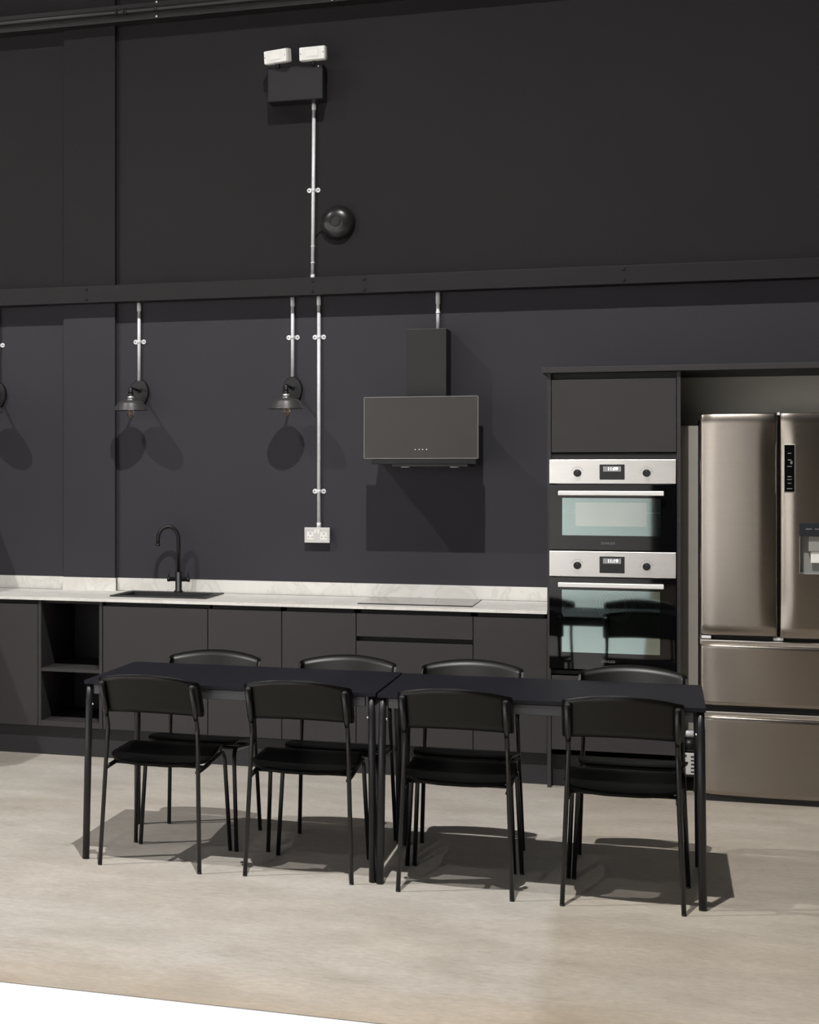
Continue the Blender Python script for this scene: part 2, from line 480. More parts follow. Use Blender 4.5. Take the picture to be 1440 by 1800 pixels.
# ------------------------------------------------------------------ emergency light
ex0, ex1, ez0, ez1, ey = -2.108, -1.794, 3.717, 3.912, 9.985
t = thing('emergency_light', 'black twin-head emergency light box high on the wall with white lamp heads', 'emergency light', ((ex0 + ex1) / 2, WY, ez0))
body = B('housing', (ex0, ex1, ey, WY, ez0, ez1), BOXBLK, t, bev=.003)
B('front_cover', (ex0 + .004, ex1 - .004, ey - .003, ey, ez0 + .004, ez1 - .004), BOXBLK, body, bev=.001)
obj('indicator', lathe(bmesh.new(), [(.005, 0), (.005, .003), (.003, .005)], (ex1 - .025, ey - .003, ez1 - .012), 'y', 12), WHITEPL, body)
for cx_, rz, rx in ((-2.048, .32, .10), (-1.845, .06, .06)):
    M = Matrix.Translation((cx_, 9.955, 3.967)) @ Matrix.Rotation(-rz, 4, 'Z') @ Matrix.Rotation(rx, 4, 'X')
    def place(bm): bmesh.ops.transform(bm, matrix=M, verts=bm.verts[:]); return bm
    shell = obj('lamp_head', place(box(bmesh.new(), -.075, .075, -.015, .035, -.039, .039, bev=.008)), WHITEPL, t)
    bm = box(bmesh.new(), -.073, .073, -.026, -.013, -.037, .037, bev=.006)
    obj('lens', place(bm), mat('frosted_lens', (252, 252, 250), .25, var=.03, scale=60), shell)
    bm = bmesh.new()
    for k in range(13):
        x = -.05 + k * .1 / 12
        box(bm, x - .0018, x + .0018, -.0275, -.025, -.028, .028)
    obj('lens_ribs', place(bm), WHITEPL, shell)
    bm = box(bmesh.new(), -.036, .036, -.029, -.0255, -.02, .02, bev=.003)
    obj('reflector', place(bm), mat('pale_reflector', (250, 249, 246), .3, var=.03), shell)
    for sx in (-.064, .064):
        obj('screw', place(lathe(bmesh.new(), [(.003, 0), (.003, .001)], (sx, -.0262, 0), 'y', 8)), PRINTD, shell)
    obj('bracket', tube(bmesh.new(), [(cx_, 9.99, 3.905), (cx_, 9.975, 3.94)], .012, 12), BLACKPL, t)

# ------------------------------------------------------------------ sounder
t = thing('wall_sounder', 'round black domed sounder on the wall beside the conduit', 'sounder', (-1.731, WY, 2.93))
bm = lathe(bmesh.new(), [(.094, 0), (.098, .008), (.098, .02), (.092, .036), (.078, .05), (.058, .059), (.036, .063), (.030, .0635)], (-1.731, WY, 3.026), 'y', 48)
dome = obj('dome', bm, mat('black_satin_plastic', (34, 34, 35), .28, var=.03), t)
obj('centre_ring', lathe(bmesh.new(), [(.031, .055), (.031, .0645), (.0285, .0655), (.0275, .0635), (.027, .055)], (-1.737, WY, 3.028), 'y', 40), BLACKMAT, dome)
obj('centre_cap', lathe(bmesh.new(), [(.0255, .055), (.0255, .0645), (.022, .0652)], (-1.737, WY, 3.028), 'y', 36), BLACKMAT, dome)
obj('cable', tube(bmesh.new(), fillet([(-1.81, WY - .01, 3.0), (-1.84, WY - .008, 2.98), (-1.86, WY - .008, 2.955)], .01), .003, 8), BLACKPL, t)

# ------------------------------------------------------------------ sconces
def sconce(label, x):
    t = thing('wall_sconce', label, 'wall lamp', (x, WY, 1.92), 'black sconces on the wall')
    pl = obj('back_plate', lathe(bmesh.new(), [(1.0, 0), (1.0, .016), (.93, .024)], (x, WY, 2.077), 'y', 40, sx=.056, sy=.076), BLACKMAT, t)
    yc = 9.92
    obj('arm', tube(bmesh.new(), fillet([(x, WY - .02, 2.085), (x, yc, 2.098), (x, yc, 2.07)], .018), .0075, 12), BLACKMAT, t)
    obj('arm_collar', lathe(bmesh.new(), [(.013, 0), (.013, .012), (.009, .018)], (x, WY - .022, 2.085), 'y', 16), BLACKMAT, pl)
    obj('lamp_holder', lathe(bmesh.new(), [(.0085, .040), (.012, .036), (.012, .018), (.017, .016), (.017, .011), (.013, .008), (.013, .0), (.019, -.003), (.019, -.009)], (x, yc, 2.058), 'z', 24), BLACKMAT, t)
    obj('collar_ring', lathe(bmesh.new(), [(.015, .014), (.0185, .012), (.0185, .001), (.015, -.001)], (x, yc, 2.034), 'z', 24), mat('polished_ring', (240, 240, 240), .25, metal=.6, var=.03), t)
    # pressed shade: flat crown, gently sloping shoulder and flared skirt, with wall thickness
    out = [(.019, .062), (.033, .060), (.036, .056), (.036, .049), (.050, .047), (.068, .042), (.076, .037), (.079, .032), (.1005, -.006), (.1025, -.0085)]
    inn = [(.1005, -.009), (.0775, .029), (.074, .034), (.066, .039), (.048, .044), (.019, .046)]
    bm = bmesh.new()
    lathe(bm, out + inn, (x, yc, 1.972), 'z', 48)
    obj('shade', bm, mat('pewter_shade', (112, 109, 111), .34, metal=.7, var=.06), t)
    bulb = obj('bulb', lathe(bmesh.new(), [(.010, .055), (.012, .03), (.021, .006), (.023, -.012), (.018, -.03), (.006, -.037)], (x, yc, 1.957), 'z', 20), BULB, t)
    bm = bmesh.new()
    for k in range(4):
        a = k * PI / 2 + .4
        tube(bm, [(x + .009 * math.cos(a), yc + .009 * math.sin(a), 1.978), (x + .011 * math.cos(a + .4), yc + .011 * math.sin(a + .4), 1.935)], .0012, 6)
    obj('filament', bm, BRASS, bulb)
    obj('bulb_cap', lathe(bmesh.new(), [(.012, .03), (.012, -.01)], (x, yc, 2.015), 'z', 16), CHROME, t)
    return t
sconce('black sconce with a flared metal shade, beside the pilaster above the sink', -2.903)
sconce('black sconce with a flared metal shade, beside the conduit to the socket', -1.99)
sconce('black sconce with a flared metal shade, beyond the pilaster', -3.805)

# ------------------------------------------------------------------ double socket
t = thing('power_socket', 'brushed metal double power socket on the charcoal wall', 'socket', (-1.844, WY, 1.201))
sk = B('back_box', (-1.914, -1.774, 10.083, WY, 1.203, 1.285), SOCKETMET, t, bev=.004)
fp = B('face_plate', (-1.917, -1.771, 10.078, 10.084, 1.2, 1.288), SOCKETMET, t, bev=.003)
for sx in (-1.882, -1.806):
    B('socket_insert', (sx - .02, sx + .02, 10.0765, 10.0785, 1.218, 1.262), WHITEPL, fp, bev=.001)
    for px_, pz_, w, h in ((0, .014, .004, .009), (-.011, -.007, .007, .004), (.011, -.007, .007, .004)):
        B('pin_hole', (sx + px_ - w / 2, sx + px_ + w / 2, 10.0759, 10.0768, 1.239 + pz_ - h / 2, 1.239 + pz_ + h / 2), PRINTD, fp)
for sx in (-1.853, -1.835):
    B('rocker_switch', (sx - .007, sx + .007, 10.0745, 10.0785, 1.252, 1.277), WHITEPL, fp, bev=.001)

# ------------------------------------------------------------------ cooker hood
t = thing('cooker_hood', 'black cooker hood with a flat smoked glass front and square chimney', 'cooker hood', (-1.213, WY, 1.635))
hy = 9.70
ch = B('chimney', (-1.318, -1.104, 9.90, WY, 1.80, 2.392), BLACKMAT, t, bev=.002)
B('hood_body', (-1.485, -.93, hy + .04, WY, 1.648, 1.86), BLACKMAT, t, bev=.003)
gp = B('glass_front', (-1.519, -.917, hy, hy + .008, 1.678, 2.012), HOODGLASS, t, bev=.0015)
bm = bmesh.new()
for d in ((-1.520, -1.516, 1.677, 2.013), (-.920, -.916, 1.677, 2.013)): box(bm, d[0], d[1], hy - .0006, hy + .009, d[2], d[3])
for d in ((-1.52, -.916, 1.677, 1.681), (-1.52, -.916, 2.009, 2.013)): box(bm, d[0], d[1], hy - .0006, hy + .009, d[2], d[3])
obj('glass_edge', bm, mat('ground_glass_edge', (120, 117, 114), .35, var=.04), gp)
for x in (-1.246, -1.225, -1.207, -1.186):
    obj('touch_button', lathe(bmesh.new(), [(.0025, 0), (.0025, .0008)], (x, hy, 1.727), 'y', 10), mat('button_light', (230, 230, 228), .4, var=.02, emit=((1, 1, 1), .6)), gp)
mb = B('intake_panel', (-1.378, -.978, hy + .06, WY - .03, 1.634, 1.65), BLACKPL, t, bev=.002)
for x in (-1.31, -1.05):
    obj('hood_lamp', lathe(bmesh.new(), [(.024, 0), (.024, .005), (.02, .005)], (x, hy + .09, 1.63), 'z', 20), CHROME, mb)
B('grease_filter', (-1.30, -1.06, hy + .12, WY - .08, 1.632, 1.636), BLACKMAT, mb)

# ------------------------------------------------------------------ worktop, upstand, sink, tap, hob
WT, WB, WF = .897, .880, 9.43
sx0, sx1, sy0, sy1 = -2.933, -2.376, 9.60, 10.04
bm = bmesh.new()
X0, X1, Y1 = -4.15, -.552, WY
hx0, hx1, hy0, hy1 = sx0 + .03, sx1 - .03, sy0 + .04, sy1 - .07
xs = [X0, hx0, hx1, X1]; ys = [WF, hy0, hy1, WY - .036]
for i in range(3):
    for j in range(3):
        if i == 1 and j == 1: continue
        box(bm, xs[i], xs[i + 1], ys[j], ys[j + 1], WB, WT)
bmesh.ops.remove_doubles(bm, verts=bm.verts[:], dist=1e-5)
wk = obj('worktop', bm, MARBLE)
tag(wk, 'long pale marble-effect worktop over the grey base cabinets', 'worktop')
t = thing('upstand', 'low pale marble-effect upstand along the charcoal wall', 'upstand', (-2, WY, WT))
B('upstand_panel', (-4.15, -3.372, WY - .02, WY, WT, .973), MARBLE, t, bev=.001)
B('upstand_panel', (-3.372, -3.040, PF - .018, PF, WT, .973), MARBLE, t, bev=.001)
B('upstand_panel', (-3.0395, -.552, WY - .02, WY, WT, .973), MARBLE, t, bev=.001)

t = thing('kitchen_sink', 'black inset kitchen sink in the pale worktop', 'sink', ((sx0 + sx1) / 2, (sy0 + sy1) / 2, .72))
bm = bmesh.new()
xs = [sx0, hx0 + .006, hx1 - .006, sx1]; ys = [sy0, hy0 + .006, hy1 - .006, sy1]
for i in range(3):
    for j in range(3):
        if i == 1 and j == 1: continue
        box(bm, xs[i], xs[i + 1], ys[j], ys[j + 1], WT + .0005, WT + .008)
obj('rim', bm, SINKBLK, t)
bm = bmesh.new()
a0, a1, b0, b1 = hx0 + .001, hx1 - .001, hy0 + .001, hy1 - .001
box(bm, a0, a0 + .006, b0, b1, .72, WT + .001); box(bm, a1 - .006, a1, b0, b1, .72, WT + .001)
box(bm, a0, a1, b0, b0 + .006, .72, WT + .001); box(bm, a0, a1, b1 - .006, b1, .72, WT + .001)
box(bm, a0, a1, b0, b1, .714, .722)
bowl = obj('bowl', bm, SINKBLK, t)
obj('waste', lathe(bmesh.new(), [(.04, 0), (.04, .004), (.03, .002)], ((a0 + a1) / 2, (b0 + b1) / 2, .722), 'z', 28), CHROME, bowl)
obj('overflow', lathe(bmesh.new(), [(.014, 0), (.014, .004), (.008, .005)], (-2.66, b1 - .006, .868), 'y', 20), CHROME, bowl)

fx, fy = -2.638, 10.005
t = thing('kitchen_tap', 'matt black swan-neck mixer tap behind the sink', 'tap', (fx, fy, WT + .008))
obj('tap_base', lathe(bmesh.new(), [(.026, 0), (.026, .006), (.019, .012), (.0185, .115), (.015, .118)], (fx, fy, WT + .008), 'z', 28), BLACKMAT, t)
# arched spout turned to the room and towards the open shelves
sd = Vector((-.95, -.31, 0)).normalized()
pts = [Vector((fx, fy, 1.01)), Vector((fx, fy, 1.20))]
for k in range(1, 15):
    a = PI * k / 14 * .98
    pts.append(Vector((fx, fy, 1.21)) + sd * (.060 * (1 - math.cos(a))) + Vector((0, 0, .076 * math.sin(a))))
pts.append(pts[-1] + Vector((0, 0, -.03)))
obj('spout', tube(bmesh.new(), pts, .0115, 16), BLACKMAT, t)
bm = bmesh.new()
obj('spout_tip', tube(bm, [pts[-1] + Vector((0, 0, .002)), pts[-1] + Vector((0, 0, -.012))], .0128, 16), BLACKMAT, t)
for s in (-1, 1):
    arm = obj('valve', tube(bmesh.new(), [(fx + s * .012, fy, .979), (fx + s * .05, fy, .979), (fx + s * .0505, fy, .979), (fx + s * .066, fy, .979)], [.0125, .0125, .0145, .0145], 20), BLACKMAT, t)
    obj('lever', tube(bmesh.new(), [(fx + s * .058, fy, .985), (fx + s * .058, fy - .002, 1.033)], .0035, 10), BLACKMAT, arm)

t = thing('induction_hob', 'black glass hob set into the pale worktop', 'hob', (-1.232, 9.81, WT))
gl = B('glass', (-1.530, -.934, 9.555, 10.07, WT + .0006, WT + .0055), BLACKGLASS, t, bev=.001)
B('hob_trim', (-1.532, -.932, 9.553, 10.072, WT + .0002, WT + .0028), BLACKPL, t)

# ------------------------------------------------------------------ base cabinets
CF = 9.448           # face of doors, just under the worktop edge
DT, DB = .856, .166  # door top and bottom
BY = WY - .045
def carcass(t, x0, x1):
    bm = bmesh.new()
    box(bm, x0 + .001, x1 - .001, CF + .022, BY, DB - .006, .70)
    box(bm, x0 + .001, x1 - .001, CF + .05, BY, .70, .80)
    box(bm, x0 + .001, x0 + .017, CF + .05, BY, .80, WB - .001)
    box(bm, x1 - .017, x1 - .001, CF + .05, BY, .80, WB - .001)
    box(bm, x0 + .001, x1 - .001, CF + .05, CF + .062, .80, WB - .001)
    return obj('carcass', bm, CABD, t)
def base_unit(label, x0, x1, fronts=((DB, DT),), sink=False):
    t = thing('base_cabinet', label, 'cabinet', ((x0 + x1) / 2, CF + .3, DB - .006), 'handleless grey base cabinets')
    if sink:
        bm = bmesh.new()
        box(bm, x0 + .001, x1 - .001, CF + .022, BY, DB - .006, .66)
        box(bm, x0 + .001, x1 - .001, CF + .05, CF + .062, .66, WB - .001)
        box(bm, x0 + .001, x0 + .012, CF + .062, BY, .66, WB - .001); box(bm, x1 - .012, x1 - .001, CF + .062, BY, .66, WB - .001)
        obj('carcass', bm, CABD, t)
    else:
        carcass(t, x0, x1)
    for i, (a, b) in enumerate(fronts):
        B('door' if len(fronts) == 1 else 'drawer_front', (x0 + .0022, x1 - .0022, CF, CF + .019, a, b), CAB, t, bev=.0012)
    return t
base_unit('handleless grey base cabinet beyond the open shelves', -3.91, -3.312)
base_unit('wide handleless grey base cabinet under the sink', -2.928, -2.327, sink=True)
base_unit('narrow handleless grey base cabinet next to the sink cabinet', -2.327, -1.919)
base_unit('narrow handleless grey base cabinet next to the drawers', -1.919, -1.521)
base_unit('wide handleless grey drawer cabinet under the hob', -1.521, -.919, fronts=((DB, .428), (.448, .708), (.734, DT)))
base_unit('slim handleless grey base cabinet against the oven tower', -.919, -.5505)
# open shelf unit, really hollow
ox0, ox1 = -3.311, -2.931
t = thing('open_shelf_unit', 'dark open shelf unit between the grey base cabinets', 'shelf unit', ((ox0 + ox1) / 2, CF + .3, .166))
B('side_panel', (ox0, ox0 + .018, CF, BY, .166, WB - .001), CAB, t, bev=.001)
B('side_panel', (ox1 - .018, ox1, CF, BY, .166, WB - .001), CAB, t, bev=.001)
B('bottom_panel', (ox0 + .018, ox1 - .018, CF, BY - .012, .166, .196), CAB, t, bev=.001)
B('shelf', (ox0 + .018, ox1 - .018, CF + .003, BY - .012, .476, .494), CAB, t, bev=.001)
B('back_panel', (ox0 + .018, ox1 - .018, BY - .012, BY, .166, WB - .001), CABD, t)
B('top_panel', (ox0 + .018, ox1 - .018, CF + .05, BY - .012, WB - .02, WB - .001), CABD, t)
# plinth, two boards
t = thing('plinth', 'long dark plinth board under the base cabinets', 'plinth', (-2, 9.49, 0))
B('plinth_board', (-4.15, -.552, 9.49, 9.506, 0, .159), PLINTH, t, bev=.001)

# ------------------------------------------------------------------ oven tower
TF = 9.41
TX0, TX1 = -.549, .084
t = thing('oven_tower', 'tall grey oven housing cabinet beside the fridge', 'cabinet', ((TX0 + TX1) / 2, TF + .3, 0))
B('side_panel', (TX0, TX0 + .018, TF - .002, WY, 0, 2.108), CAB, t, bev=.001)
B('side_panel', (TX1 - .018, TX1, TF - .002, WY, 0, 2.108), CAB, t, bev=.001)
ix0, ix1 = TX0 + .018, TX1 - .018
B('door', (ix0 + .003, ix1 - .003, TF, TF + .019, 1.706, 2.074), CAB, t, bev=.0012, label='lift-up grey door above the ovens')
B('top_rail', (ix0, ix1, TF + .03, TF + .05, 2.04, 2.108), CABD, t)
B('filler_rail', (ix0, ix1, TF + .012, TF + .03, 1.672, 1.70), CABD, t)
B('oven_shelf', (ix0, ix1, TF + .03, WY - .02, 1.1995, 1.2055), CABD, t)
B('base_shelf', (ix0, ix1, TF + .03, WY - .02, .578, .596), CABD, t)
B('back_panel', (ix0, ix1, WY - .02, WY, 0, 2.1), CABD, t)
B('drawer_front', (ix0 + .003, ix1 - .003, TF, TF + .019, .196, .572), CAB, t, bev=.0012, label='grey drawer front below the ovens')
B('plinth_board', (ix0, ix1, TF + .07, TF + .086, 0, .16), PLINTH, t)
cb = B('cornice', (-.574, 1.02, 9.382, WY, 2.1095, 2.138), CAB, bev=.0015)
tag(cb, 'grey top board laid over the oven tower and fridge recess', 'board')
ep = B('end_panel', (.965, .983, TF, WY, 0, 2.108), CAB, bev=.001)
tag(ep, 'tall grey end panel on the far side of the fridge', 'panel')
B('wall_alcove', (TX1 + .001, .964, WY - .015, WY, 0, 2.108), TAUPE, kind='structure')

def oven(name, label, z0, z1, ctrl, clock, brandz, win, handle_z, racks):
    """built-in oven: steel fascia, knobs, clock, black glass door with a coated window, bar handle"""
    F = TF - .012
    x0, x1 = -.538, .062
    cx_ = (x0 + x1) / 2
    t = thing(name, label, 'oven', (cx_, F + .3, z0))
    zc0 = z1 - ctrl
    # hollow body
    bm = bmesh.new()
    bx0, bx1, by0, by1, bz0, bz1 = ix0 + .008, ix1 - .008, F + .04, WY - .06, z0 + .012, z1 - .012
    w = .02
    box(bm, bx0, bx0 + w, by0, by1, bz0, bz1); box(bm, bx1 - w, bx1, by0, by1, bz0, bz1)
    box(bm, bx0, bx1, by0, by1, bz0, bz0 + w); box(bm, bx0, bx1, by0, by1, zc0 - .03, bz1)
    box(bm, bx0, bx1, by1 - w, by1, bz0, bz1)
    cav = obj('cavity', bm, mat('dark_enamel', (46, 48, 50), .3, var=.05), t)
    for z in racks:
        bm = bmesh.new()
        tube(bm, [(bx0 + .02, F + .07, z), (bx1 - .02, F + .07, z)], .003, 8)
        for k in range(11):
            x = bx0 + .04 + k * (bx1 - bx0 - .08) / 10
            tube(bm, [(x, F + .07, z), (x, by1 - .04, z)], .0015, 6)
        obj('rack', bm, CHROME, cav)
    if len(racks) > 0 and z1 - z0 > .5:
        bm = bmesh.new()
        for r in (.05, .065, .08, .095):
            tube(bm, [(cx_ + r * math.cos(a * PI / 16), by1 - w - .004, .90 + r * math.sin(a * PI / 16)) for a in range(33)], .002, 6, cap=False)
        obj('fan_guard', bm, CHROME, cav)
    fas = B('control_fascia', (x0, x1, F, F + .03, zc0, z1), STEEL, t, bev=.0012)
    for kx in (-.403, -.075):
        zk = zc0 + ctrl * .44
        kn = obj('knob', lathe(bmesh.new(), [(.0185, 0), (.0185, .018), (.016, .022)], (kx, F, zk), 'y', 28), BLACKPL, fas)
        B('pointer', (kx - .001, kx + .001, F - .0226, F - .0215, zk + .004, zk + .015), PRINT, kn)
        bm = bmesh.new()
        for k in range(8):
            a = PI * (.15 + .7 * k / 7) if kx < -.2 else PI * (.1 + .9 * k / 7)
            px_, pz_ = kx + .03 * math.cos(a), zk + .03 * math.sin(a)
            box(bm, px_ - .0016, px_ + .0016, F - .0004, F + .001, pz_ - .0016, pz_ + .0016)
        obj('dial_marks', bm, PRINT, fas)
    dz0, dz1 = zc0 + .020, z1 - .024
    dp = B('clock_panel', (-.297, -.178, F - .003, F + .002, dz0, dz1), DISPLAY, fas, bev=.001)
    B('clock_screen', (-.28, -.195, F - .0038, F - .0028, dz1 - .036, dz1 - .010), SCREEN, fas)
    text('clock_digits', clock, .023, (-.234, F - .0042, dz1 - .0235), DIGIT, fas)
    # door: black glass frame around the coated window
    D0, D1 = z0 + .004, zc0 - .006
    wx0, wx1, wz0, wz1 = win
    bm = bmesh.new()
    box(bm, x0, wx0, F, F + .035, D0, D1); box(bm, wx1, x1, F, F + .035, D0, D1)
    box(bm, wx0, wx1, F, F + .035, D0, wz0); box(bm, wx0, wx1, F, F + .035, wz1, D1)
    dr = obj('door', bm, BLACKGLASS, t)
    obj('window', box(bmesh.new(), wx0, wx1, F + .0006, F + .004, wz0, wz1), OVENWIN, dr)
    bm = box(bmesh.new(), -.494, .006, F - .045, F - .031, handle_z - .0115, handle_z + .0115, bev=.003)
    for hx in (-.46, -.028):
        box(bm, hx - .009, hx + .009, F - .033, F, handle_z - .008, handle_z + .008)
    obj('handle', bm, mat('satin_aluminium', (248, 247, 245), .4, metal=.3, var=.02), dr)
    text('brand_mark', 'ZANUSSI', .017, (-.256, F - .0006, brandz), PRINT, dr)
    return t
oven('compact_oven', 'steel and black glass compact microwave oven above the larger oven', 1.209, 1.669, .121, '11:09', 1.247, (-.476, -.008, 1.286, 1.475), 1.500, [1.40])
oven('built_in_oven', 'larger steel and black glass oven below the compact one', .606, 1.206, .128, '11:19', .652, (-.478, -.012, .694, 1.010), 1.037, [.90])
co = [o for o in bpy.data.objects if o.name == 'compact_oven'][0]
co_door = [o for o in co.children if o.name.startswith('door')][0]
obj('inner_pane', box(bmesh.new(), -.412, -.073, TF - .0119, TF - .0114, 1.333, 1.453), mat('microwave_mesh_screen', (172, 180, 176), .04, metal=1.0, var=.03), co_door)

# ------------------------------------------------------------------ fridge
FX0, FX1, FF = .170, .876, 9.30
t = thing('fridge_freezer', 'stainless steel french-door fridge freezer with water dispenser', 'fridge', ((FX0 + FX1) / 2, FF + .35, 0))
B('cabinet_body', (FX0 + .004, FX1 - .004, FF + .09, WY - .05, .03, 1.875), FRIDGESIDE, t, bev=.004)
XM = .523
def crowned(x0, x1, z0, z1, bow, hole=None, n=40, edge=.012, back=.085, scoop=0):
    """slab whose face follows one bow across the whole fridge; scoop +1/-1 sinks a finger grip along the right/left edge"""
    bm = bmesh.new()
    w = x1 - x0
    xs_ = [x0 + w * (.5 - .5 * math.cos(PI * k / n)) for k in range(n + 1)]
    if hole:
        xs_ = sorted(xs_ + [hole[0], hole[1]])
    n = len(xs_) - 1
    zs = [z0, z0 + .002, z0 + .006] + [z0 + .006 + (z1 - z0 - .012) * k / 24 for k in range(1, 24)] + [z1 - .006, z1 - .002, z1]
    if hole:
        zs = sorted(set(zs + [hole[2], hole[3]]))
    def face_y(x, z):
        d = min(x - x0, x1 - x)
        y = FF + bow * ((x - XM) / .353) ** 2
        if d < edge:
            y += edge - math.sqrt(max(0, edge ** 2 - (edge - d) ** 2))
        dl = x - FX0; dr_ = FX1 - x
        for de in (dl, dr_):
            if de < .075:
                y += .012 * (1 - de / .075) ** 2
        dz = min(z - z0, z1 - z)
        y += max(0, .006 - dz) * .9
        if scoop:
            ds = (x1 - x) if scoop > 0 else (x - x0)
            wd = .085 if scoop > 0 else .07
            q = min(1, max(0, dz - .02) / .16); q = q * q * (3 - 2 * q)
            if ds < wd:
                y += .020 * (1 - ds / wd) ** 2 * (.25 + .75 * q)
        return y
    front = [[bm.verts.new((x, face_y(x, z), z)) for x in xs_] for z in zs]
    for j, (a, b) in enumerate(zip(front, front[1:])):
        for k in range(n):
            if hole:
                xc_ = (xs_[k] + xs_[k + 1]) / 2; zm = (zs[j] + zs[j + 1]) / 2
                if hole[0] < xc_ < hole[1] and hole[2] < zm < hole[3]: continue
            f = bm.faces.new((a[k], a[k + 1], b[k + 1], b[k])); f.smooth = True
    yb = FF + back
    bl = [bm.verts.new((x0, yb, z)) for z in zs]; br = [bm.verts.new((x1, yb, z)) for z in zs]
    for j in range(len(zs) - 1):
        bm.faces.new((bl[j], front[j][0], front[j + 1][0], bl[j + 1]))
        bm.faces.new((front[j][-1], br[j], br[j + 1], front[j + 1][-1]))
        bm.faces.new((bl[j], bl[j + 1], br[j + 1], br[j]))
    bm.faces.new([bl[-1]] + front[-1] + [br[-1]])
    bm.faces.new([br[0]] + front[0][::-1] + [bl[0]])
    return bm
xm = .523
ld = obj('left_door', crowned(FX0, xm - .004, .812, 1.892, .020, scoop=1), FRIDGE, t)
rd = obj('right_door', crowned(xm + .004, FX1, .806, 1.892, .020, hole=(.618, .80, 1.121, 1.362), scoop=-1), FRIDGE, t)
for nm, z0, z1 in (('upper_drawer', .470, .788), ('lower_drawer', .030, .438)):
    dr = obj(nm, crowned(FX0, FX1, z0, z1 - .024, .020), FRIDGE, t)
    B('grip_lip', (FX0 + .001, FX1 - .001, FF + .022, FF + .07, z1 - .026, z1), mat('bright_grip_trim', (190, 186, 180), .3, metal=1.0, var=.03), dr, bev=.006)
B('kick_plate', (FX0 + .01, FX1 - .01, FF + .02, FF + .08, 0, .029), BLACKPL, t)
B('door_gasket', (FX0 + .01, FX1 - .01, FF + .086, FF + .091, .44, 1.885), BLACKPL, t)
for x in (FX0 + .03, xm):
    B('hinge', (x - .022, x + .022, FF + .02, FF + .06, .792, .806), CHROME, t, bev=.002)
B('top_hinge', (xm - .006, xm + .006, FF + .006, FF + .05, 1.882, 1.894), CHROME, t, bev=.001)
# touch panel with silver frame
yf = FF - .001
pn = B('control_panel', (.548, .592, yf - .004, yf + .020, 1.512, 1.737), BLACKGLASS, rd)
B('panel_frame', (.544, .596, yf - .003, yf + .0205, 1.508, 1.741), mat('panel_silver', (200, 196, 190), .3, metal=.9, var=.03), rd, bev=.002)
bm = bmesh.new()
for z, w in ((1.697, .016), (1.665, .016), (1.634, .02), (1.585, .018), (1.571, .02), (1.553, .016), (1.527, .024)):
    box(bm, .57 - w / 2, .57 + w / 2, yf - .0046, yf - .0038, z - .002, z + .002)
box(bm, .574, .583, yf - .0046, yf - .0038, 1.645, 1.66)
obj('panel_marks', bm, PRINT, rd)
# dispenser niche
B('dispenser_header', (.612, .80, yf + .001, yf + .016, 1.300, 1.362), mat('dark_header', (34, 37, 42), .3, var=.03), rd, bev=.001)
bm = bmesh.new()
for x, w in ((.655, .026), (.693, .024), (.735, .026)):
    box(bm, x - w / 2, x + w / 2, yf + .0004, yf + .0012, 1.331, 1.336)
obj('header_marks', bm, PRINT, rd)
NICHE = mat('grey_niche_plastic', (150, 150, 146), .4, var=.03)
bm = bmesh.new()
box(bm, .618, .80, yf + .06, yf + .064, 1.121, 1.30)
box(bm, .796, .80, yf + .004, yf + .062, 1.121, 1.30)
box(bm, .614, .80, yf + .003, yf + .062, 1.117, 1.123)
obj('dispenser_niche', bm, NICHE, rd)
B('niche_edge', (.613, .618, yf + .001, yf + .062, 1.117, 1.30), mat('niche_edge_grey', (120, 119, 116), .35, metal=.4, var=.03), rd, bev=.001)
nz = B('dispenser_spout', (.655, .72, yf + .02, yf + .06, 1.225, 1.30), NICHE, rd, bev=.004)
B('paddle', (.665, .71, yf + .030, yf + .036, 1.17, 1.228), WHITEPL, rd, bev=.002)

fs = B('filler_strip', (TX1 + .001, FX0 - .002, 9.60, 9.618, .30, 1.84), mat('pale_grey_filler', (165, 160, 151), .5, var=.03), bev=.001)
tag(fs, 'narrow pale filler strip in the gap between oven tower and fridge', 'filler strip')
# fittings in the gap between tower and fridge
t = thing('pump_unit', 'small white vented pump unit with a silver pipe in the gap beside the fridge', 'pump', (.124, 9.55, 0))
hs = B('vented_case', (.090, .158, 9.52, 9.58, .088, .196), WHITEPL, t, bev=.003)
for k in range(5):
    B('vent_slot', (.132, .1585, 9.5192, 9.525, .098 + k * .019, .106 + k * .019), PRINTD, hs)
for z in (.135, .182):
    obj('screw_hole', lathe(bmesh.new(), [(.006, 0), (.006, .001)], (.108, 9.52, z), 'y', 12), PRINTD, hs)
obj('pump_motor', tube(bmesh.new(), [(.091, 9.55, .233), (.158, 9.55, .233)], .036, 18), BLACKPL, t)
pp = obj('silver_pipe', tube(bmesh.new(), [(.088, 9.55, .288), (.15, 9.55, .288)], .018, 16), CHROME, t)
obj('pipe_flange', tube(bmesh.new(), [(.148, 9.55, .288), (.158, 9.55, .288)], .025, 16), CHROME, pp)
for x in (.098, .150):
    for y in (9.528, 9.572):
        B('foot', (x - .005, x + .005, y - .005, y + .005, 0, .089), BLACKPL, t)
B('base_tray', (.088, .160, 9.518, 9.582, .078, .087), BLACKPL, t)

